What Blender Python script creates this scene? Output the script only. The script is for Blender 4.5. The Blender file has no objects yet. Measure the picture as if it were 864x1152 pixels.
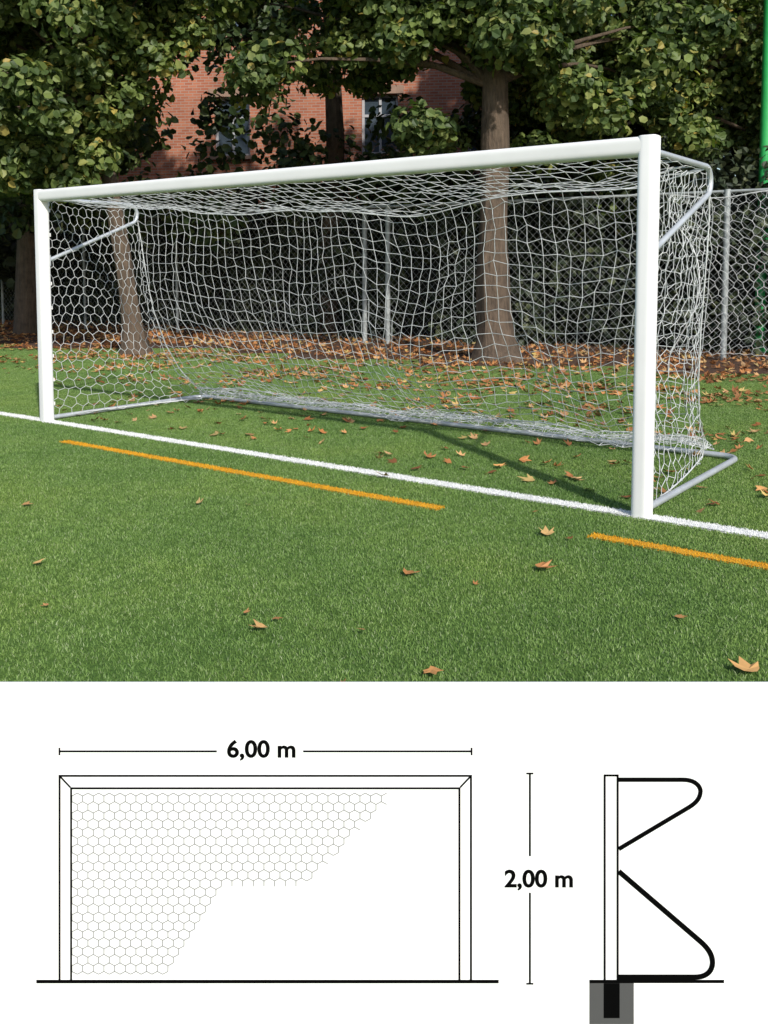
import bpy, math, random
import numpy as np
from mathutils import Vector, Matrix, noise
rng = np.random.default_rng(7)
random.seed(7)
S = bpy.context.scene
COL = S.collection

# ------------------------------------------------------------------ helpers
def link(o, parent=None):
    COL.objects.link(o)
    if parent: o.parent = parent
    return o
def empty(name, loc=(0,0,0)):
    o = bpy.data.objects.new(name, None); o.location = loc
    return link(o)
def mesh_np(name, V, loops, starts, mats=None, matidx=None, smooth=False, parent=None):
    me = bpy.data.meshes.new(name)
    V = np.asarray(V, dtype=np.float32)
    me.vertices.add(len(V)); me.vertices.foreach_set("co", V.ravel())
    loops = np.asarray(loops, dtype=np.int32)
    me.loops.add(len(loops)); me.loops.foreach_set("vertex_index", loops)
    starts = np.asarray(starts, dtype=np.int32)
    me.polygons.add(len(starts)); me.polygons.foreach_set("loop_start", starts)
    if matidx is not None: me.polygons.foreach_set("material_index", np.asarray(matidx, dtype=np.int32))
    me.update(calc_edges=True); me.validate()
    me.polygons.foreach_set("use_smooth", np.full(len(starts), smooth))
    for m in (mats or []): me.materials.append(m)
    return link(bpy.data.objects.new(name, me), parent)
class MB:
    def __init__(s): s.V=[]; s.F=[]; s.M=[]
    def add(s, V, F, m=0):
        o=len(s.V); s.V+= [tuple(v) for v in V]
        s.F+= [tuple(i+o for i in f) for f in F]; s.M+=[m]*len(F)
    def box(s, c, d, m=0, R=None):
        c=Vector(c); V=[]
        for x in (-.5,.5):
            for y in (-.5,.5):
                for z in (-.5,.5):
                    v=Vector((x*d[0],y*d[1],z*d[2]))
                    if R: v=R@v
                    V.append(c+v)
        s.add(V,[(0,1,3,2),(4,6,7,5),(0,4,5,1),(2,3,7,6),(0,2,6,4),(1,5,7,3)],m)
    def tube(s, pts, rad, n=12, m=0, cap=True, wob=0, sx=1.0, ref=None, sq=0):
        pts=[Vector(p) for p in pts]
        if not hasattr(rad,'__len__'): rad=[rad]*len(pts)
        V=[];F=[]
        prev=None
        for i,p in enumerate(pts):
            d=(pts[min(i+1,len(pts)-1)]-pts[max(i-1,0)]).normalized()
            if prev is None:
                r=Vector(ref) if ref else (Vector((0,0,1)) if abs(d.z)<.9 else Vector((1,0,0)))
                x=(r-d*r.dot(d)).normalized()
            else:
                x=(prev-d*prev.dot(d)).normalized()
            prev=x; y=d.cross(x)
            for k in range(n):
                a=2*math.pi*k/n
                rr=rad[i]
                if sq: rr/=(abs(math.cos(a))**sq+abs(math.sin(a))**sq)**(1/sq)
                if wob: rr*=1+wob*noise.noise(Vector((math.cos(a)*1.7,math.sin(a)*1.7,p.z*.8+p.x)))
                V.append(p+x*math.cos(a)*rr*sx+y*math.sin(a)*rr)
        for i in range(len(pts)-1):
            for k in range(n):
                F.append((i*n+k,i*n+(k+1)%n,(i+1)*n+(k+1)%n,(i+1)*n+k))
        if cap:
            F.append(tuple(range(n))[::-1]); F.append(tuple((len(pts)-1)*n+k for k in range(n)))
        s.add(V,F,m)
    def build(s, name, mats, parent=None, smooth=False, bevel=0):
        me=bpy.data.meshes.new(name); me.from_pydata(s.V,[],s.F)
        for m in mats: me.materials.append(m)
        me.polygons.foreach_set("material_index", s.M)
        me.polygons.foreach_set("use_smooth", [smooth]*len(s.F))
        me.update()
        o=link(bpy.data.objects.new(name,me),parent)
        if smooth:
            try: me.set_sharp_from_angle(angle=math.radians(45))
            except Exception: pass
        if bevel:
            b=o.modifiers.new("b",'BEVEL'); b.width=bevel; b.segments=2; b.limit_method='ANGLE'
        return o

# ---------------------------------------------------------------- materials
def mat(name):
    m=bpy.data.materials.new(name); m.use_nodes=True
    nt=m.node_tree; b=nt.nodes["Principled BSDF"]
    return m,nt,b
def math_(nt,op,a,b=None,c=None,clamp=False):
    n=nt.nodes.new('ShaderNodeMath'); n.operation=op; n.use_clamp=clamp
    for i,x in enumerate((a,b,c)):
        if x is None: continue
        if isinstance(x,(int,float)): n.inputs[i].default_value=x
        else: nt.links.new(x,n.inputs[i])
    return n.outputs[0]
def mix(nt,f,a,b,mode='MIX'):
    n=nt.nodes.new('ShaderNodeMix'); n.data_type='RGBA'; n.blend_type=mode
    for i,x in ((0,f),(6,a),(7,b)):
        if isinstance(x,(int,float)): n.inputs[i].default_value=x
        elif isinstance(x,tuple): n.inputs[i].default_value=(*x,1) if len(x)==3 else x
        else: nt.links.new(x,n.inputs[i])
    return n.outputs[2]
def ramp(nt,f,stops):
    n=nt.nodes.new('ShaderNodeValToRGB'); e=n.color_ramp.elements
    while len(e)<len(stops): e.new(.5)
    for i,(p,c) in enumerate(stops): e[i].position=p; e[i].color=(*c,1)
    nt.links.new(f,n.inputs[0]); return n.outputs[0]
def tnoise(nt,scale,detail=4,vec=None,rough=.55):
    n=nt.nodes.new('ShaderNodeTexNoise'); n.inputs['Scale'].default_value=scale
    n.inputs['Detail'].default_value=detail; n.inputs['Roughness'].default_value=rough
    if vec is None:
        g=nt.nodes.new('ShaderNodeNewGeometry'); vec=g.outputs['Position']
    nt.links.new(vec,n.inputs['Vector']); return n.outputs[0]
def bump(nt,b,h,strength=.3,dist=.01):
    n=nt.nodes.new('ShaderNodeBump'); n.inputs['Strength'].default_value=strength; n.inputs['Distance'].default_value=dist
    nt.links.new(h,n.inputs['Height']); nt.links.new(n.outputs[0],b.inputs['Normal'])
def plain(name,c,rough=.5,metal=0,var=.1,scale=8,spec=.5,b_=0):
    m,nt,b=mat(name)
    t=tnoise(nt,scale)
    lo=tuple(x*(1-var) for x in c); hi=tuple(min(1,x*(1+var)) for x in c)
    nt.links.new(ramp(nt,t,[(.3,lo),(.7,hi)]),b.inputs['Base Color'])
    b.inputs['Roughness'].default_value=rough; b.inputs['Metallic'].default_value=metal
    b.inputs['Specular IOR Level'].default_value=spec
    if b_: bump(nt,b,t,b_)
    return m

# ------------------------------------------------------------ goal frame axes
RX,RY=1.375,4.895
A=Vector((-.8052,.5931,0)); B=Vector((.5931,.8052,0)); W=5.36
def G(a,b,z=0): return Vector((RX,RY,0))+A*a+B*b+Vector((0,0,z))

def turf_material(name,blade):
    m,nt,b=mat(name); L=nt.links
    g=nt.nodes.new('ShaderNodeNewGeometry'); P=g.outputs['Position']
    def dot(v):
        n=nt.nodes.new('ShaderNodeVectorMath'); n.operation='DOT_PRODUCT'
        L.new(P,n.inputs[0]); n.inputs[1].default_value=v; 
        return math_(nt,'SUBTRACT',n.outputs['Value'],Vector((RX,RY,0)).dot(Vector(v)))
    jit=math_(nt,'MULTIPLY',math_(nt,'SUBTRACT',tnoise(nt,60,2,P),.5),.02)
    bb=math_(nt,'ADD',dot(B),jit); aa=math_(nt,'ADD',dot(A),jit)
    n1=tnoise(nt,.7,5,P); n2=tnoise(nt,9,4,P,.7); n3=tnoise(nt,45,3,P,.7)
    if blade:
        r=g.outputs['Random Per Island']
        c=ramp(nt,r,[(0,(.11,.195,.045)),(.5,(.165,.275,.065)),(.85,(.22,.335,.10)),(1,(.34,.41,.22))])
    else:
        c=ramp(nt,n3,[(.3,(.08,.15,.03)),(.7,(.13,.225,.05))])
    c=mix(nt,1.0,c,ramp(nt,n1,[(.3,(.74,.82,.80)),(.5,(1.0,1.0,1.0)),(.7,(1.22,1.12,1.0))]),'MULTIPLY')
    c=mix(nt,1.0,c,ramp(nt,n2,[(.3,(.76,.80,.76)),(.7,(1.16,1.13,1.16))]),'MULTIPLY')
    # white goal line fibres
    wear=ramp(nt,n2,[(.25,(.60,.62,.58)),(.5,(.88,.88,.86))])
    mw=math_(nt,'LESS_THAN',math_(nt,'ABSOLUTE',bb),.058)
    c=mix(nt,mw,c,wear)
    my=math_(nt,'LESS_THAN',math_(nt,'ABSOLUTE',math_(nt,'ADD',bb,.505)),.044)
    s1=math_(nt,'MULTIPLY',math_(nt,'GREATER_THAN',aa,.94),math_(nt,'LESS_THAN',aa,4.40))
    s2=math_(nt,'LESS_THAN',aa,.07)
    my=math_(nt,'MULTIPLY',my,math_(nt,'MAXIMUM',s1,s2))
    c=mix(nt,my,c,ramp(nt,n2,[(.25,(.55,.27,.015)),(.6,(.78,.41,.02))]))
    L.new(c,b.inputs['Base Color']); b.inputs['Roughness'].default_value=.6
    b.inputs['Specular IOR Level'].default_value=.2
    if not blade: bump(nt,b,n3,.6,.02)
    return m
M_turf=turf_material("turf_base",False); M_blade=turf_material("turf_fibre",True)

M_white=plain("white_powdercoat",(.82,.82,.81),.6,var=.04,scale=3,spec=.3)
M_alu=plain("aluminium_tube",(.58,.61,.64),.45,.4,var=.12)
M_net=plain("net_cord",(.64,.66,.66),.8,var=.18,scale=5)
M_galv=plain("galvanised_steel",(.38,.41,.41),.5,.2,var=.2)
M_wire=plain("fence_wire",(.36,.39,.39),.6,.1,var=.2)
M_black=plain("sign_black_print",(.003,.003,.003),1,var=.02,spec=0)
M_grey=plain("sign_dark_grey_print",(.085,.085,.085),1,var=.02,spec=0)
M_lgrey=plain("sign_light_grey_print",(.28,.28,.28),1,var=.02,spec=0)
M_panel=plain("sign_white_print",(.90,.90,.90),1,var=.005,spec=0)
M_green=plain("green_paint",(.03,.40,.10),.4,var=.1)

def leafmat(name,stops,trans=.35,tint=(.9,1.2,.35)):
    m,nt,b=mat(name); L=nt.links
    g=nt.nodes.new('ShaderNodeNewGeometry')
    c=ramp(nt,g.outputs['Random Per Island'],stops)
    n=tnoise(nt,.9,3,g.outputs['Position'])
    c=mix(nt,1.0,c,ramp(nt,n,[(.3,(.6,.66,.66)),(.7,(1.4,1.3,1.05))]),'MULTIPLY')
    L.new(c,b.inputs['Base Color']); b.inputs['Roughness'].default_value=.5
    b.inputs['Specular IOR Level'].default_value=.3
    if trans:
        t=nt.nodes.new('ShaderNodeBsdfTranslucent'); L.new(mix(nt,1.0,c,tint,'MULTIPLY'),t.inputs[0])
        ms=nt.nodes.new('ShaderNodeMixShader'); ms.inputs[0].default_value=trans
        L.new(b.outputs[0],ms.inputs[1]); L.new(t.outputs[0],ms.inputs[2])
        L.new(ms.outputs[0],nt.nodes['Material Output'].inputs[0])
    return m
M_leaf=leafmat("tree_leaves",[(0,(.05,.085,.034)),(.4,(.10,.15,.05)),(.8,(.18,.24,.08)),(.95,(.27,.30,.11)),(1,(.38,.29,.08))],.25)
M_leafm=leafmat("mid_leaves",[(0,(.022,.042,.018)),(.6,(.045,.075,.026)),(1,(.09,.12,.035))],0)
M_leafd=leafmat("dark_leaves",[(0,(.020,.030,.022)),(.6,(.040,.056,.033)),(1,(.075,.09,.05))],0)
M_fall=leafmat("fallen_leaf",[(0,(.20,.08,.035)),(.3,(.36,.15,.06)),(.6,(.48,.23,.10)),(.85,(.54,.34,.18)),(1,(.48,.38,.14))],0)

m,nt,b=mat("bark"); M_bark=m
w=tnoise(nt,6,6); st=nt.nodes.new('ShaderNodeMapping'); g=nt.nodes.new('ShaderNodeNewGeometry')
nt.links.new(g.outputs['Position'],st.inputs[0]); st.inputs['Scale'].default_value=(9,9,1.6)
w2=tnoise(nt,2,5,st.outputs[0],.65)
nt.links.new(mix(nt,.5,ramp(nt,w2,[(.3,(.03,.022,.016)),(.7,(.18,.125,.085))]),ramp(nt,w,[(.3,(.06,.045,.033)),(.7,(.17,.125,.088))])),b.inputs['Base Color'])
b.inputs['Roughness'].default_value=.95; bump(nt,b,w2,1,.05)

m,nt,b=mat("leaf_litter_soil"); M_soil=m
nn=tnoise(nt,14,6,rough=.7)
nt.links.new(ramp(nt,nn,[(.3,(.04,.024,.016)),(.5,(.09,.045,.025)),(.7,(.17,.08,.04))]),b.inputs['Base Color'])
b.inputs['Roughness'].default_value=1; bump(nt,b,nn,1,.05)

# ------------------------------------------------------------------- ground
mb=MB(); mb.add([(-150,-60,0),(150,-60,0),(150,250,0),(-150,250,0)],[(0,1,2,3)])
mb.build("ground",[M_turf])
def litter_b(a): return 6.7-.17*a+.35*math.sin(a*.8)+.2*math.sin(a*2.3+1)
mb=MB(); V=[];F=[]; n=120
for i in range(n+1):
    a=-14+48*i/n
    V+=[G(a,litter_b(a),.004),G(a,60,.004)]
for i in range(n): F.append((2*i,2*i+1,2*i+3,2*i+2))
mb.add(V,F); mb.build("leaf_litter_soil_ground",[M_soil])
def strip(name,a0,a1,bc,w,mt):
    mb=MB(); mb.add([G(a0,bc-w/2,.005),G(a0,bc+w/2,.005),G(a1,bc+w/2,.005),G(a1,bc-w/2,.005)],[(0,3,2,1)]); mb.build(name,[mt])
M_wl=plain("white_line_paint",(.75,.75,.73),.8,var=.1); M_yl=plain("yellow_line_paint",(.66,.34,.02),.8,var=.12)
strip("white_goal_line",-12,22,0,.10,M_wl); strip("yellow_pitch_line",.96,4.38,-.505,.075,M_yl); strip("yellow_pitch_line.001",-5,.06,-.505,.075,M_yl)

# turf fibre tile, instanced
nb=19000
p=rng.random((nb,2))-.5; ang=rng.random(nb)*6.283; ln=.007+.008*rng.random(nb); lean=rng.normal(0,.55,(nb,2))
dx=np.cos(ang)*.0016; dy=np.sin(ang)*.0016
z0=np.zeros(nb)
base=np.c_[p,z0]; side=np.c_[dx,dy,z0]
tip=base+np.c_[lean*ln[:,None],ln]; midp=base+np.c_[lean*ln[:,None]*.35,ln*.6]
V=np.stack([base-side,base+side,midp+side*.8,midp-side*.8,tip],1).reshape(-1,3)
o=(np.arange(nb)*5)[:,None]
loops=np.concatenate([o+0,o+1,o+2,o+3,o+3,o+2,o+4],1).ravel()
starts=np.stack([np.arange(nb)*7,np.arange(nb)*7+4],1).ravel()
V_=[];F_=[]
rr=random.Random(3)
for ix in range(-10,11):
    for iy in range(2,19):
        if abs(ix)>.45*iy+1.6: continue
        c=Vector((ix,iy+.3,0)); d=c-Vector((RX,RY,0))
        if d.dot(B)>litter_b(d.dot(A))+.6: continue
        q=[(-.3,-.3),(.3,-.3),(.3,.3),(-.3,.3)]; k=rr.randrange(4); q=q[k:]+q[:k]
        o_=len(V_); V_+=[(c.x+x,c.y+y,.001) for x,y in q]; F_.append((o_,o_+1,o_+2,o_+3))
me=bpy.data.meshes.new("grass"); me.from_pydata(V_,[],F_); grass=link(bpy.data.objects.new("grass",me))
tile=mesh_np("turf_fibres",V,loops,starts,[M_blade],parent=grass)
grass.instance_type='FACES'; grass.show_instancer_for_render=False; grass.use_instance_faces_scale=False

# ------------------------------------------------------------------- leaves
def frames(nrm):
    nrm=nrm/np.linalg.norm(nrm,axis=1)[:,None]
    r=rng.normal(size=nrm.shape); t=np.cross(nrm,r); t/=np.linalg.norm(t,axis=1)[:,None]
    return nrm,t,np.cross(nrm,t)
def leaf_cloud(name,C,size,nrm,m,parent=None):
    n_,t,u=frames(nrm); n=len(C)
    loc=np.array([(0,0,0),(.40,.18,.10),(.36,.62,.12),(0,1,-.05),(-.36,.62,.12),(-.40,.18,.10)])
    V=C[:,None]+size[:,None,None]*(loc[None,:,0:1]*t[:,None]+(loc[None,:,1:2]-.5)*u[:,None]+loc[None,:,2:3]*n_[:,None])
    o=(np.arange(n)*6)[:,None]
    loops=np.concatenate([o+0,o+1,o+2,o+3,o+0,o+3,o+4,o+5],1).ravel()
    starts=np.arange(n*2)*4
    return mesh_np(name,V.reshape(-1,3),loops,starts,[m],parent=parent)
def ground_leaves(name,C,size,m,tilt=.25):
    n=len(C)
    nrm=np.c_[rng.normal(0,tilt,(n,2)),np.ones(n)]
    n_,t,u=frames(nrm)
    R=[(0,.55),(22,.62),(40,1.0),(58,.5),(90,1.15),(122,.5),(140,1.0),(158,.62),(180,.55),(225,.38),(270,.45),(315,.38)]
    loc=np.array([(0,0)]+[(math.cos(math.radians(a))*r*.5,math.sin(math.radians(a))*r*.5) for a,r in R])
    r2=(loc**2).sum(1)
    cur=rng.uniform(-.2,1.0,(n,1))*r2[None]+rng.uniform(-.1,.9,(n,1))*(loc[None,:,0]**2)
    jit=1+rng.normal(0,.13,(n,len(loc)))
    V=C[:,None]+size[:,None,None]*(jit[...,None]*(loc[None,:,0:1]*t[:,None]+loc[None,:,1:2]*u[:,None])+cur[...,None]*n_[:,None])
    k=len(R); o=(np.arange(n)*(k+1))[:,None]
    tri=np.array([[0,1+i,1+(i+1)%k] for i in range(k)]).ravel()[None]
    loops=(o+tri).ravel(); starts=np.arange(n*k)*3
    return mesh_np(name,V.reshape(-1,3),loops,starts,[m])
pts=[]; szs=[]
def scat(n,a0,a1,b0,b1,z=.014,clump=0,s0=.07,s1=.13):
    a=rng.uniform(a0,a1,n); b=rng.uniform(b0,b1,n)
    for i in range(n):
        if clump and noise.noise(Vector((a[i]*.9,b[i]*.9,3)))<rng.uniform(-.35,.35): continue
        v=G(a[i],b[i],z+rng.uniform(0,.01)); pts.append(tuple(v)); szs.append(rng.uniform(s0,s1))
scat(26,-1,9,-2.8,-.15,s0=.03,s1=.06)
scat(150,-1.2,6,.15,1.9)
scat(480,-3,13,1.5,3.2,clump=1)
scat(1500,-4,15,2.3,4.4,clump=1)
scat(2500,-5,15,3.3,5.6,clump=1,s0=.09,s1=.14)
scat(4200,-6,18,4.4,7.0,clump=1,s0=.08,s1=.14)
near=[(-1.98,5.08,.09),(-1.03,5.1,.08),(-1.536,4.05,.08),(.103,3.9,.10),(.681,3.98,.125),(.80,4.50,.11),(1.098,3.396,.07),(-.443,3.284,.09),(.155,2.927,.09),(1.178,2.93,.14),(.006,5.80,.13),(-.40,3.38,.05),(2.4,5.2,.14),(2.25,5.45,.12),(2.2,4.9,.12),(.75,6.1,.13),(.95,6.3,.12)]
ground_leaves("fallen_leaves",np.array(pts),np.array(szs),M_fall)
M_fall2=leafmat("fresh_fallen_leaf",[(0,(.46,.20,.08)),(.5,(.62,.32,.13)),(1,(.66,.44,.2))],0)
ground_leaves("fallen_leaves.001",np.array([(x,y,.02) for x,y,q in near]),np.array([q for x,y,q in near]),M_fall2,.15)
pts=[];szs=[]
scat(9000,-9,24,6.2,12,z=.012,s0=.08,s1=.15)
ground_leaves("leaf_litter",np.array(pts),np.array(szs),M_fall,.4)

# --------------------------------------------------------------- the goal
goal=empty("football_goal")
Rm=Matrix((A,B,Vector((0,0,1)))).transposed()
def oval_post(a,name):
    mb=MB(); mb.tube([G(a,0,-.05),G(a,0,.02),G(a,0,1.997),G(a,0,2.001),G(a,0,2.003)],[.052,.052,.052,.0505,.047],40,sx=.95,ref=A,sq=4)
    mb.build(name,[M_white],goal,True)
oval_post(0,"post_1"); oval_post(W,"post_2")
mb=MB(); mb.tube([G(0,0,1.950),G(W,0,1.950)],.0505,40,sx=1.0,ref=(0,0,1),sq=4)
mb.box(G(W/2,.055,1.94),(W-.1,.012,.03),R=Rm); mb.build("crossbar",[M_white],goal,True)
mb=MB()
for i in range(26): mb.box(G(.15+i*(W-.3)/25,.068,1.925),(.018,.03,.03),R=Rm)
for a in (0,W):
    for i in range(9): mb.box(G(a,.064,.15+i*.21),(.018,.03,.03),R=Rm)
mb.build("net_clips",[M_white],goal)
D=1.80; TD=1.02
def arc(c,r,a0,a1,n=8): return [(c[0]+r*math.cos(math.radians(a0+(a1-a0)*i/n)),c[1]+r*math.sin(math.radians(a0+(a1-a0)*i/n))) for i in range(n+1)]
for k,a in enumerate((0,W)):
    prof=[(.05,1.93)]+arc((TD-.09,1.84),.09,90,-58)+[(.055,1.40)]
    mb=MB(); mb.tube([G(a,b_,z_) for b_,z_ in prof],.017,12)
    mb.box(G(a,.057,1.40),(.05,.012,.09),R=Rm); mb.box(G(a,.057,1.90),(.05,.012,.07),R=Rm)
    mb.build("net_bracket_%d"%(k+1),[M_alu],goal,True)
path=[G(0,.05,.03)]+[G(.12-.12*math.cos(t),D-.12+.12*math.sin(t),.03) for t in np.linspace(0,math.pi/2,8)]
path+=[G(W-.12+.12*math.sin(t),D-.12+.12*math.cos(t),.03) for t in np.linspace(0,math.pi/2,8)]+[G(W,.05,.03)]
mb=MB(); mb.tube(path,.02,12); mb.build("ground_frame",[M_alu],goal,True)

# net
prof=[(.06,1.93),(.5,1.90),(TD-.02,1.92),(1.05,1.6),(1.08,1.3),(1.13,.95),(1.24,.6),(1.40,.32),(1.62,.12),(1.72,.06),(1.60,.035),(1.70,.03),(1.80,.055),(1.84,.03),(1.70,.09),(1.60,.05),(1.66,.12),(1.88,.04)]
pa=np.array(prof); seg=np.r_[0,np.cumsum(np.linalg.norm(np.diff(pa,axis=0),axis=1))]; PL=seg[-1]
def prof_at(s): return np.interp(s,seg,pa[:,0]),np.interp(s,seg,pa[:,1])
bz=pa[2:9]
def bmax(z): return np.interp(z,bz[::-1,1],bz[::-1,0])
def inset(z): return .20*max(0,1-z/1.9)**1.5
def hexnet(U,Vv,w,h,amp,fn,square=False,jit=.007):
    st=w if square else w/2
    K=int(round(U/st)); Rr=int(round(Vv/h)); P={}
    for r in range(Rr+1):
        for k in range(K+1):
            s=1 if (k+r)%2 else -1
            vv=min(max((r*h+s*amp)/(Rr*h),0),1)
            P[(r,k)]=fn(k/K,vv)+Vector((random.gauss(0,jit),random.gauss(0,jit),random.gauss(0,jit)))
    E=[]
    for r in range(Rr+1):
        for k in range(K):
            E.append((P[(r,k)],P[(r,k+1)]))
        if r<Rr:
            for k in range(K+1):
                if square or (k+r)%2: E.append((P[(r,k)],P[(r+1,k)]))
    return E
def f_main(u,v):
    s=v*PL; b_,z_=prof_at(s); ins=inset(z_) if s>seg[2] else 0
    a=ins+u*(W-2*ins)
    sg=math.sin(math.pi*u)**.7
    roof=np.interp(s,[0,seg[2],seg[3],seg[6],seg[8],PL],[0,1,.85,.45,0,0])
    z_-= .16*sg*roof*(1+.18*math.sin(u*19)+.6*noise.noise(Vector((u*6,2,1)))); 
    lob=noise.noise(Vector((a*1.1,s*.9,0)))
    fr=np.interp(s,[0,.4,1.3,2.6,PL],[0,.4,1,1,.4])
    b_+= .15*lob*fr
    z_+= .075*noise.noise(Vector((a*1.6,s*1.2,5)))*fr
    a+= .10*noise.noise(Vector((a*1.3,s*1.1,9)))*fr*min(1,4*u*(1-u)*2)
    if s>seg[8]: z_+=.035*(1+noise.noise(Vector((a*3,s*4,2))))
    return G(a,b_,max(z_,.02))
def f_side(a0,sgn):
    def f(u,v):
        z=.03+v*(1.885); 
        z-=.05*math.sin(math.pi*u)*v
        bm=bmax(z); b_=.06+u*(bm-.06)
        a=a0+sgn*inset(z)*u**1.5
        fr=math.sin(math.pi*u)*math.sin(math.pi*min(1,v))
        a+=.16*fr*noise.noise(Vector((b_*1.5,z*1.3,a0)))+sgn*.05*fr
        z+=.05*fr*noise.noise(Vector((b_*3,z*2,a0+4)))
        return G(a,b_,z)
    return f
def cords(E,r,name,parent,m,n=4):
    P0=np.array([tuple(e[0]) for e in E]); P1=np.array([tuple(e[1]) for e in E])
    d=P1-P0; d/=np.linalg.norm(d,axis=1)[:,None]+1e-9
    ref=np.where(np.abs(d[:,2:3])>.8,np.array([[1.,0,0]]),np.array([[0,0,1.]]))
    x=np.cross(d,ref); x/=np.linalg.norm(x,axis=1)[:,None]; y=np.cross(d,x)
    ring=[x*math.cos(2*math.pi*k/n)*r+y*math.sin(2*math.pi*k/n)*r for k in range(n)]
    V=np.stack([P0+q for q in ring]+[P1+q for q in ring],1).reshape(-1,3)
    o=(np.arange(len(E))*2*n)[:,None]
    q=np.array([[k,(k+1)%n,n+(k+1)%n,n+k] for k in range(n)]).ravel()[None]
    loops=(o+q).ravel(); return mesh_np(name,V,loops,np.arange(len(E)*n)*4,[m],smooth=True,parent=parent)
E=hexnet(W,PL,.092,.090,.010,f_main,True)
E+=hexnet(1.3,1.9,.096,.084,.015,f_side(0,1))
E+=hexnet(1.3,1.9,.096,.084,.015,f_side(W,-1))
cords(E,.0022,"net",goal,M_net)
mb=MB()
for a0,sg in ((0,1),(W,-1)):
    f=f_side(a0,sg)
    mb.tube([f(1,v) for v in np.linspace(0,1,24)],.0045,6)
    mb.tube([f(u,0)+Vector((0,0,.012)) for u in np.linspace(0,1,14)],.0045,6)
mb.tube([f_main(u,seg[2]/PL) for u in np.linspace(0,1,60)],.0045,6)
mb.tube([f_main(u,seg[8]/PL) for u in np.linspace(0,1,60)],.005,6)
mb.tube([f_main(u,.999) for u in np.linspace(0,1,60)],.005,6)
mb.build("net_ropes",[M_net],goal,True)

# ------------------------------------------------------------------ fence
fence=empty("chain_link_fence")
FO=Vector((5.0,13.7,0)); FU=Vector((-.843,.538,0)).normalized()
def FP(s,z): return FO+FU*s+Vector((0,0,z))
mb=MB()
for s in [-9,-6,-3,0,5.85,6.35,11.1,14,17,20,23,26]:
    mb.tube([FP(s,0),FP(s,2.5)],.045 if s in(0,5.85,6.35) else .03,12)
mb.tube([FP(-9,2.47),FP(26,2.47)],.022,10); 
mb.build("posts_and_rail",[M_galv],fence,True)
E=[]; c=.13; Hh=2.42; s=-9-Hh
while s<26:
    for sg in (1,-1):
        s0,s1=(s,s+Hh) if sg>0 else (s+Hh,s)
        nn_=6
        for i in range(nn_):
            q0=s0+(s1-s0)*i/nn_; q1=s0+(s1-s0)*(i+1)/nn_
            if min(q0,q1)<-9 or max(q0,q1)>26: continue
            E.append((FP(q0,.03+Hh*i/nn_)+Vector((0,-.05-.004*sg,0)),FP(q1,.03+Hh*(i+1)/nn_)+Vector((0,-.05-.004*sg,0))))
    s+=c
cords(E,.0024,"wire_mesh",fence,M_wire,3)
# loose ball-stop net hung on the fence near the corner
def f_hang(u,v):
    left=.75-.45*math.sin(math.pi*min(1,(1-v)*1.15))
    s_=left-u*(left+4.6); z_=2.44-v*2.34-.07*math.sin(u*math.pi*4)**2*(1-v)
    off=-.14+.10*noise.noise(Vector((s_*1.6,z_*.8,1)))-.10*math.sin(v*3.1)
    return FP(s_+.06*noise.noise(Vector((s_*2,z_*1.5,8))),z_)+B*off
bsn=empty("ball_stop_net")
cords(hexnet(5.2,2.34,.15,.125,.03,f_hang,jit=.01),.0038,"net_mesh",bsn,M_net)
mb=MB(); mb.tube([f_hang(0,v) for v in np.linspace(0,1,24)],.009,6); mb.tube([f_hang(u,0) for u in np.linspace(0,1,50)],.007,6); mb.build("edge_rope",[M_net],bsn,True)
Rf=Matrix((FU,Vector((FU.y*-1,FU.x,0))*-1,Vector((0,0,1)))).transposed()
mb=MB(); mb.tube([(6.11,15.15,0),(6.11,15.15,7)],.085,16); mb.tube([(6.11,15.15,0),(6.11,15.15,.03)],.14,16); mb.tube([(6.11,15.15,7),(6.11,15.15,7.04)],.095,16)
mb.build("green_net_pole",[M_green],smooth=True)

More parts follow.
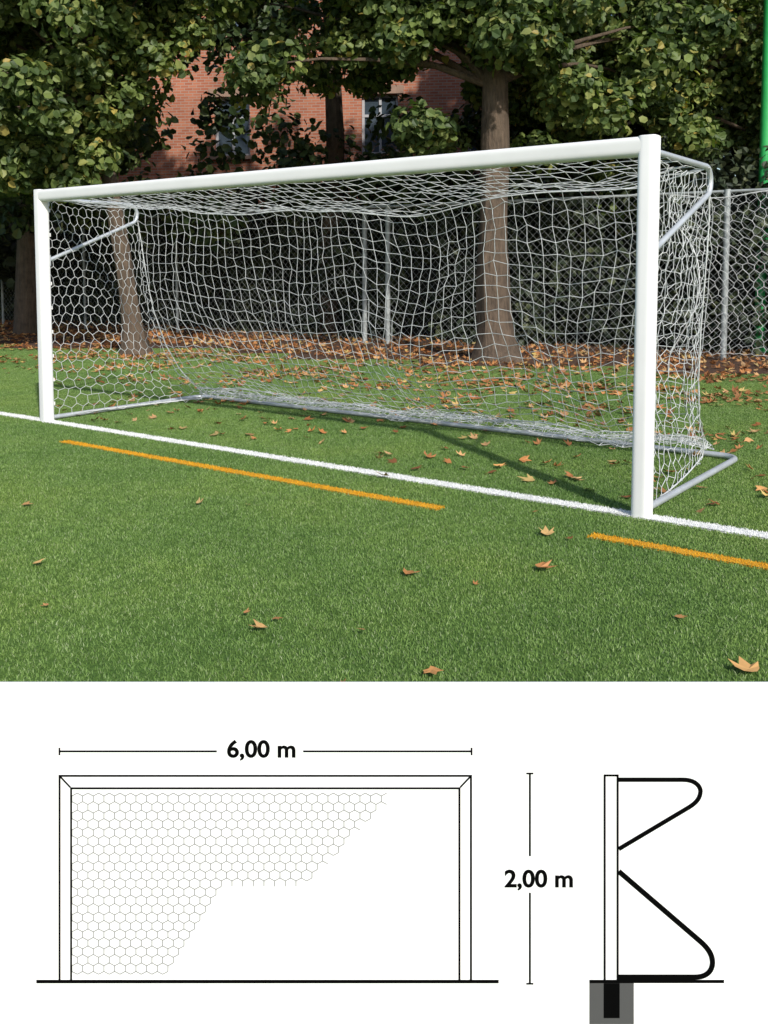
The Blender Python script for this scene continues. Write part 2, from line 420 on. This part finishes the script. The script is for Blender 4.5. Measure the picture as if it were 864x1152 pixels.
# ------------------------------------------------------------------- trees
def cloud_pts(centers,rads,per,flat=.7):
    Cs=[];Ns=[]
    for c,r in zip(centers,rads):
        k=int(per*(.7+.6*random.random()))
        d=rng.normal(size=(k,3)); d/=np.linalg.norm(d,axis=1)[:,None]
        rr=r*rng.random(k)**.45
        P=d*rr[:,None]; P[:,2]*=flat
        Cs.append(P+np.array(c)); Ns.append(d*.7+rng.normal(size=(k,3))*.55+np.array([0,-.15,.45]))
    return np.concatenate(Cs),np.concatenate(Ns)
def tree(base,top,r0,cc,cr,ncl,per,name="linden_tree",lsize=(.09,.16),gaps=(),zmin=0,seed=1,flare=1.8,taper=.35,extra=(),lim=.3,fmin=.45):
    rd=random.Random(seed)
    t=empty(name,(0,0,0))
    b0=Vector(base); t1=Vector(top)
    mb=MB(); P=[];R_=[]
    for i in range(22):
        f=(i/21)**1.4; p=b0.lerp(t1,f)+Vector((math.sin(f*5+seed)*.06,math.cos(f*4+seed)*.06,0))*min(1,f*4)
        P.append(p); h=p.z
        R_.append(r0*(1-taper*f)*(1+(flare-1)*math.exp(-h/.22)))
    P[0].z=-.05
    mb.tube(P,R_,20,wob=.28)
    cen=[];rad=[]
    tries=0
    while len(cen)<ncl and tries<9000:
        tries+=1
        d=Vector((rd.gauss(0,1),rd.gauss(0,1),rd.gauss(0,1))).normalized()*(rd.random()**.38)
        c=Vector((cc[0]+d.x*cr[0],cc[1]+d.y*cr[1],cc[2]+d.z*cr[2]))
        if c.z<zmin+.5*math.sin(c.x*2.1+seed): continue
        if any(abs(c.x-gx)<gr and abs(c.z-gz)<gh for gx,gz,gr,gh in gaps): continue
        cen.append(tuple(c)); rad.append(rd.uniform(.32,.68))
    for i in range(0,len(cen),max(1,len(cen)//26)):
        c=Vector(cen[i])
        if c.z<zmin+.9: continue
        f=min(.95,max(fmin,(c.z-1.2-b0.z)/(t1.z-b0.z)*.8)); s0=b0.lerp(t1,f)
        md=s0.lerp(c,.5)+Vector((rd.uniform(-.2,.2),rd.uniform(-.2,.2),.25))
        rb=r0*(1-taper*f)*lim
        mb.tube([s0,s0.lerp(md,.5)+Vector((0,0,.12)),md,md.lerp(c,.5)+Vector((0,0,.05)),c],[rb,rb*.8,rb*.55,rb*.35,rb*.12],8,wob=.2)
    for e in extra: cen.append(e); rad.append(.42)
    mb.build("trunk_and_limbs",[M_bark],t,True)
    C,Nn=cloud_pts(cen,rad,per)
    leaf_cloud("crown",C,rng.uniform(lsize[0],lsize[1],len(C)),Nn,M_leaf,t)
    return t
tree((-3.90,14.6,0),(-4.8,14.9,7.5),.145,(-6.0,14.2,5.1),(3.2,2.4,3.2),200,290,zmin=2.3,seed=2,flare=1.9,
     extra=[(-4.3,14.0,3.0),(-4.6,13.9,2.6),(-4.1,13.9,3.6),(-4.9,13.8,3.2),(-4.4,13.9,4.2),(-3.9,14.1,4.6),(-5.4,13.6,2.7),(-3.2,14.3,5.2)])
tree((1.66,13.7,0),(1.45,14.0,8),.235,(1.1,14.5,5.7),(4.2,2.4,2.9),180,270,zmin=3.0,seed=5,gaps=((1.5,3.4,.4,.75),(-.9,3.6,1.1,.6),(.3,4.1,.5,.4)),flare=1.9,fmin=.5,
     extra=[(.3,13.3,4.5),(.9,13.2,4.8),(2.2,13.2,4.4),(1.6,13.1,4.9),(2.7,13.3,3.9),(.6,13.5,3.3),(-1.9,13.8,4.2)])
tree((5.0,17.2,0),(5.2,17.4,8),.26,(5.6,17.2,5.2),(3.8,1.9,3.4),190,280,zmin=2.5,seed=9,fmin=.5,
     extra=[(4.9,14.9,3.4),(4.4,14.9,3.8),(4.0,14.6,4.4)])

# hedge behind the fence
cen=[];rad=[]
for i in range(600):
    s=random.uniform(-9,27); o=random.uniform(1.0,2.6); z=random.uniform(.1,3.0+.3*math.sin(s*1.3))
    c=FP(s,z)+Vector((B.x,B.y,0))*o; cen.append(tuple(c)); rad.append(random.uniform(.35,.6))
C,Nn=cloud_pts(cen,rad,100,1)
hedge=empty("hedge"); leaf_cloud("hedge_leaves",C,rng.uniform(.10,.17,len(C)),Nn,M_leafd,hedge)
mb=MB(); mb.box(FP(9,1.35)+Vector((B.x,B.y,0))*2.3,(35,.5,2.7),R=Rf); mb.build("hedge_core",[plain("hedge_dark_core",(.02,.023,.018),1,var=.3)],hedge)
# background trees
cen=[];rad=[]
for i in range(340):
    side=random.random()
    if side<.62: x=random.uniform(2.6,17); y=random.uniform(18.8,22)
    else: x=random.uniform(-20,-8.0); y=random.uniform(20,25)
    cen.append((x,y,random.uniform(1.5,11))); rad.append(random.uniform(.8,1.4))
C,Nn=cloud_pts(cen,rad,150,.8)
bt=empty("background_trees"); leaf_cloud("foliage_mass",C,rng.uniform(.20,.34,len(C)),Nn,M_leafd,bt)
cen=[];rad=[]
rd=random.Random(11)
while len(cen)<195:
    x=rd.uniform(-9.5,3.6); y=rd.uniform(17.6,20.5); z=rd.uniform(2.2,9.5)
    xs_=x*20/y
    if -5.6<xs_<-3.7 and 3.2<z<8.2 and rd.random()<.90: continue
    if -3.2<xs_<2.0 and 3.4<z<6.0 and rd.random()<.86: continue
    cen.append((x,y,z)); rad.append(rd.uniform(.4,.85))
C,Nn=cloud_pts(cen,rad,150,.85)
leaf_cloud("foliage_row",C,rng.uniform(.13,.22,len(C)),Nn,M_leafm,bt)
mb=MB()
for x,y in ((5,20.5),(9,20),(13,21),(-11,23),(-15,23),(-7.5,19.5),(-1.2,19.6),(2.6,19.4)): mb.tube([(x,y,-.05),(x+.2,y,4),(x,y,9)],[.25,.18,.1],10,wob=.2)
mb.build("trunks",[M_bark],bt,True)

# ------------------------------------------------------------------- house
m,nt,b=mat("red_brick"); M_brick=m
tc=nt.nodes.new('ShaderNodeTexCoord'); mp=nt.nodes.new('ShaderNodeMapping'); nt.links.new(tc.outputs['Object'],mp.inputs[0])
mp.inputs['Rotation'].default_value=(math.radians(90),0,0)
br=nt.nodes.new('ShaderNodeTexBrick'); nt.links.new(mp.outputs[0],br.inputs[0])
br.inputs['Color1'].default_value=(.52,.20,.11,1); br.inputs['Color2'].default_value=(.40,.13,.07,1); br.inputs['Mortar'].default_value=(.40,.32,.26,1)
br.inputs['Scale'].default_value=1; br.inputs['Mortar Size'].default_value=.008; br.inputs['Brick Width'].default_value=.23; br.inputs['Row Height'].default_value=.075
nt.links.new(mix(nt,1.0,br.outputs[0],ramp(nt,tnoise(nt,.8),[(.3,(.75,.75,.75)),(.7,(1.15,1.1,1.1))]),'MULTIPLY'),b.inputs['Base Color']); b.inputs['Roughness'].default_value=.9
M_frame=plain("window_frame_white",(.45,.46,.48),.5); M_roof=plain("roof_tiles",(.18,.07,.05),.8,var=.3,scale=4)
m,nt,b=mat("window_glass"); M_glass=m; b.inputs['Base Color'].default_value=(.05,.07,.09,1); b.inputs['Roughness'].default_value=.08; b.inputs['Specular IOR Level'].default_value=1
house=empty("brick_house",(-3,26,0)); house.rotation_euler=(0,0,math.radians(-6))
mb=MB(); X0,X1,H=-11,9,10.6
cols=[-8.35,-4.75,-1.2,2.3,5.8]; rows=[1.9,5.3,8.6]; cols[3]=2.9; ww,wh=1.0,1.6
xs=[X0]+sum([[c-ww/2,c+ww/2] for c in cols],[])+[X1]; zs=[0]+sum([[r-wh/2,r+wh/2] for r in rows],[])+[H]
for i in range(len(xs)-1):
    for j in range(len(zs)-1):
        if i%2==1 and j%2==1: continue
        mb.add([(xs[i],0,zs[j]),(xs[i+1],0,zs[j]),(xs[i+1],0,zs[j+1]),(xs[i],0,zs[j+1])],[(0,1,2,3)])
for c in cols:
    for r in rows:
        x0,x1,z0_,z1_=c-ww/2,c+ww/2,r-wh/2,r+wh/2
        mb.add([(x0,0,z0_),(x1,0,z0_),(x1,0,z1_),(x0,0,z1_),(x0,.2,z0_),(x1,.2,z0_),(x1,.2,z1_),(x0,.2,z1_)],[(0,4,5,1),(1,5,6,2),(2,6,7,3),(3,7,4,0)])
mb.add([(X0,0,0),(X0,9,0),(X0,9,H),(X0,0,H)],[(0,1,2,3)]); mb.add([(X1,0,0),(X1,9,0),(X1,9,H),(X1,0,H)],[(0,3,2,1)]); mb.add([(X0,9,0),(X1,9,0),(X1,9,H),(X0,9,H)],[(0,3,2,1)])
mb.build("walls",[M_brick],house)
mb=MB()
for c in cols:
    for r in rows:
        mb.box((c,.19,r),(ww,.01,wh),1)
        for dx_ in (-ww/2+.035,ww/2-.035,0): mb.box((c+dx_,.16,r),(.07,.05,wh),0)
        for dz in (-wh/2+.035,wh/2-.035,.25): mb.box((c,.155,r+dz),(ww,.05,.07),0)
        mb.box((c,-.04,r-wh/2-.05),(ww+.3,.16,.1),2); mb.box((c,-.015,r+wh/2+.12),(ww+.3,.06,.22),2)
mb.build("windows",[M_frame,M_glass,plain("stone_sill",(.34,.22,.16),.8)],house)
mb=MB(); mb.add([(X0-.4,-.5,H),(X1+.4,-.5,H),(X1+.4,4.5,H+3),(X0-.4,4.5,H+3),(X0-.4,9.5,H),(X1+.4,9.5,H)],[(0,1,2,3),(3,2,5,4),(0,3,4),(1,5,2)]); mb.box((-1,-.3,H-.1),(X1-X0+.8,.35,.2)); mb.build("roof",[M_roof],house)

# ---------------------------------------------- goal dimension sign board
PITCH=math.atan(78/1050); Dd=1.38; s=Dd/1050
fw=Vector((0,math.cos(PITCH),-math.sin(PITCH))); up=Vector((0,math.sin(PITCH),math.cos(PITCH)))
sign=empty("goal_dimension_sign",Vector((0,0,1.3))+fw*Dd-up*384*s); sign.rotation_euler=(-PITCH,0,0)
mb=MB(); mb.box((0,.002,-.31),(1.36,.004,.62)); mb.build("panel",[M_panel],sign)
mb=MB()
for x in (-.55,.55): mb.box((x,.022,-.375),(.04,.03,.66))
mb.box((0,.02,-.2),(1.06,.025,.03)); mb.box((0,.02,-.55),(1.06,.025,.03)); mb.build("support_frame",[M_galv],sign)
class Draw(MB):
    def __init__(q,lay): MB.__init__(q); q.y=-lay
    def P(q,x,y): return ((x-432)*s,q.y,-(y-768)*s)
    def poly(q,pts): q.add([q.P(*p_) for p_ in pts],[tuple(range(len(pts)))])
    def rect(q,x0,y0,x1,y1): q.poly([(x0,y1),(x1,y1),(x1,y0),(x0,y0)])
    def line(q,p0,p1,w):
        a=Vector(p0);b_=Vector(p1);d=(b_-a).normalized();n=Vector((-d.y,d.x))*w/2
        q.poly([tuple(a+n),tuple(b_+n),tuple(b_-n),tuple(a-n)])
    def path(q,pts,w):
        pts=[Vector(p_) for p_ in pts]; L_=[];R_=[]
        for i,p_ in enumerate(pts):
            d=(pts[min(i+1,len(pts)-1)]-pts[max(i-1,0)]).normalized(); n=Vector((-d.y,d.x))*w/2
            L_.append(q.P(*(p_+n)));R_.append(q.P(*(p_-n)))
        n=len(pts); q.add(L_+R_,[(i,i+1,n+i+1,n+i) for i in range(n-1)])
dk=Draw(.0006)
dk.rect(68,844,244,846.2); dk.rect(341,844,529.5,846.2); dk.rect(66,841,68,849.5); dk.rect(529.5,841,531.5,849.5)
dk.rect(595,871,597.2,963); dk.rect(595,1004,597.2,1105.5); dk.rect(592,869,600,871); dk.rect(592,1105.5,600,1107.5)
dk.rect(66,871.5,531,873.8); dk.rect(66,873.8,68.3,1102); dk.rect(528.7,873.8,531,1102)
dk.rect(79,885.5,518,887.8); dk.rect(79,887.8,81.3,1102); dk.rect(515.7,887.8,518,1102)
dk.line((68,873.6),(79.3,885.6),2.0); dk.line((529,873.6),(517.7,885.6),2.0)
dk.rect(41,1102,561,1106)
dk.rect(679,871,696,873.4); dk.rect(679,873.4,681.4,1102); dk.rect(693.6,873.4,696,1102)
dk.rect(663,1102,814.5,1105.8)
def bez(p0,p1,p2,p3,n=10):
    o=[]
    for i in range(n+1):
        t=i/n; o.append(tuple((1-t)**3*p0[k]+3*(1-t)**2*t*p1[k]+3*(1-t)*t*t*p2[k]+t**3*p3[k] for k in (0,1)))
    return o
dk.path([(696,877)]+bez((768,877),(783,877),(788,885),(788,890))+bez((788,890),(787.5,899),(782,903.5),(775,908))[1:]+[(696,955)],5)
dk.path([(696,980)]+bez((788,1059),(797,1067),(801.5,1074),(801.5,1083))+bez((801.5,1083),(801,1094),(793,1099),(782,1099))[1:]+[(696,1099)],6)
dk.build("drawing_lines",[M_black],sign)
d2=Draw(.0004); d2.rect(663,1105.8,713,1152.2); d2.build("foundation_block",[M_grey],sign)
d3=Draw(.0008); d3.rect(679,1105.8,697,1145); d3.build("ground_anchor",[M_black],sign)
reg=[(81,886),(440,886),(438,903),(343,998),(256,998),(244,1008),(189,1102),(81,1102)]
def inside(x,y):
    c=False;n=len(reg)
    for i in range(n):
        x1,y1=reg[i];x2,y2=reg[(i+1)%n]
        if (y1>y)!=(y2>y) and x<(x2-x1)*(y-y1)/(y2-y1)+x1: c=not c
    return c
hx=Draw(.0003); cw=12.0
R6=cw/math.sqrt(3)
ky=9.55/(R6*1.5)
for r in range(24):
    for c in range(34):
        cx=81+c*cw+(r%2)*cw/2; cy=889+r*9.55
        P6=[(cx+R6*math.cos(math.radians(a_)),cy+ky*R6*math.sin(math.radians(a_))) for a_ in (30,90,150,210)]
        for i in range(3):
            p0,p1=P6[i],P6[i+1]
            if inside(*p0) and inside(*p1): hx.line(p0,p1,1.2)
hx.build("net_print",[M_lgrey],sign)
def text(txt,cx,cy,wpx,hpx,name):
    cu=bpy.data.curves.new(name,'FONT'); cu.body=txt; cu.offset=.028; cu.size=1; cu.resolution_u=6
    o=bpy.data.objects.new(name,cu); COL.objects.link(o); bpy.context.view_layer.update()
    me=bpy.data.meshes.new_from_object(o.evaluated_get(bpy.context.evaluated_depsgraph_get())); bpy.data.objects.remove(o)
    V=np.array([v.co[:] for v in me.vertices]); mn=V.min(0);mx=V.max(0)
    sx=wpx*s/(mx[0]-mn[0]); sy=hpx*s/mx[1]
    for v in me.vertices:
        x=(v.co.x-(mn[0]+mx[0])/2)*sx; z=v.co.y*sy
        v.co=Vector(((cx-432)*s+x,-.0006,-(cy-768)*s+z))
    me.materials.clear(); me.materials.append(M_black)
    link(bpy.data.objects.new(name,me),sign)
text("6,00 m",294,851.5,77,19.5,"width_label"); text("2,00 m",606,997.5,77,19.5,"height_label")

# ------------------------------------------------------------------ light
el=math.radians(34); h=Vector((.36,-.93,0)).normalized()
sd=Vector((h.x*math.cos(el),h.y*math.cos(el),math.sin(el)))
sl=bpy.data.lights.new("sun",'SUN'); sl.energy=3.9; sl.angle=math.radians(1.2); sl.color=(1,.95,.87)
so=link(bpy.data.objects.new("sun",sl)); so.rotation_euler=(-sd).to_track_quat('-Z','Y').to_euler(); so.location=(4,-6,12)
wd=bpy.data.worlds.new("World"); S.world=wd; wd.use_nodes=True; nt=wd.node_tree
sk=nt.nodes.new('ShaderNodeTexSky'); sk.sky_type='NISHITA'; sk.sun_disc=False; sk.sun_elevation=el; sk.sun_rotation=math.atan2(h.x,h.y)
nt.links.new(sk.outputs[0],nt.nodes['Background'].inputs[0]); nt.nodes['Background'].inputs[1].default_value=.15
S.view_settings.view_transform='Standard'; S.view_settings.look='None'; S.view_settings.exposure=0
cam=bpy.data.cameras.new("camera"); co=link(bpy.data.objects.new("camera",cam)); co.location=(0,0,1.3)
co.rotation_euler=(math.pi/2-PITCH,0,0); cam.lens=1050/1152*36; cam.sensor_width=36; cam.shift_y=-192/1152; cam.clip_end=600; cam.clip_start=.05
S.camera=co
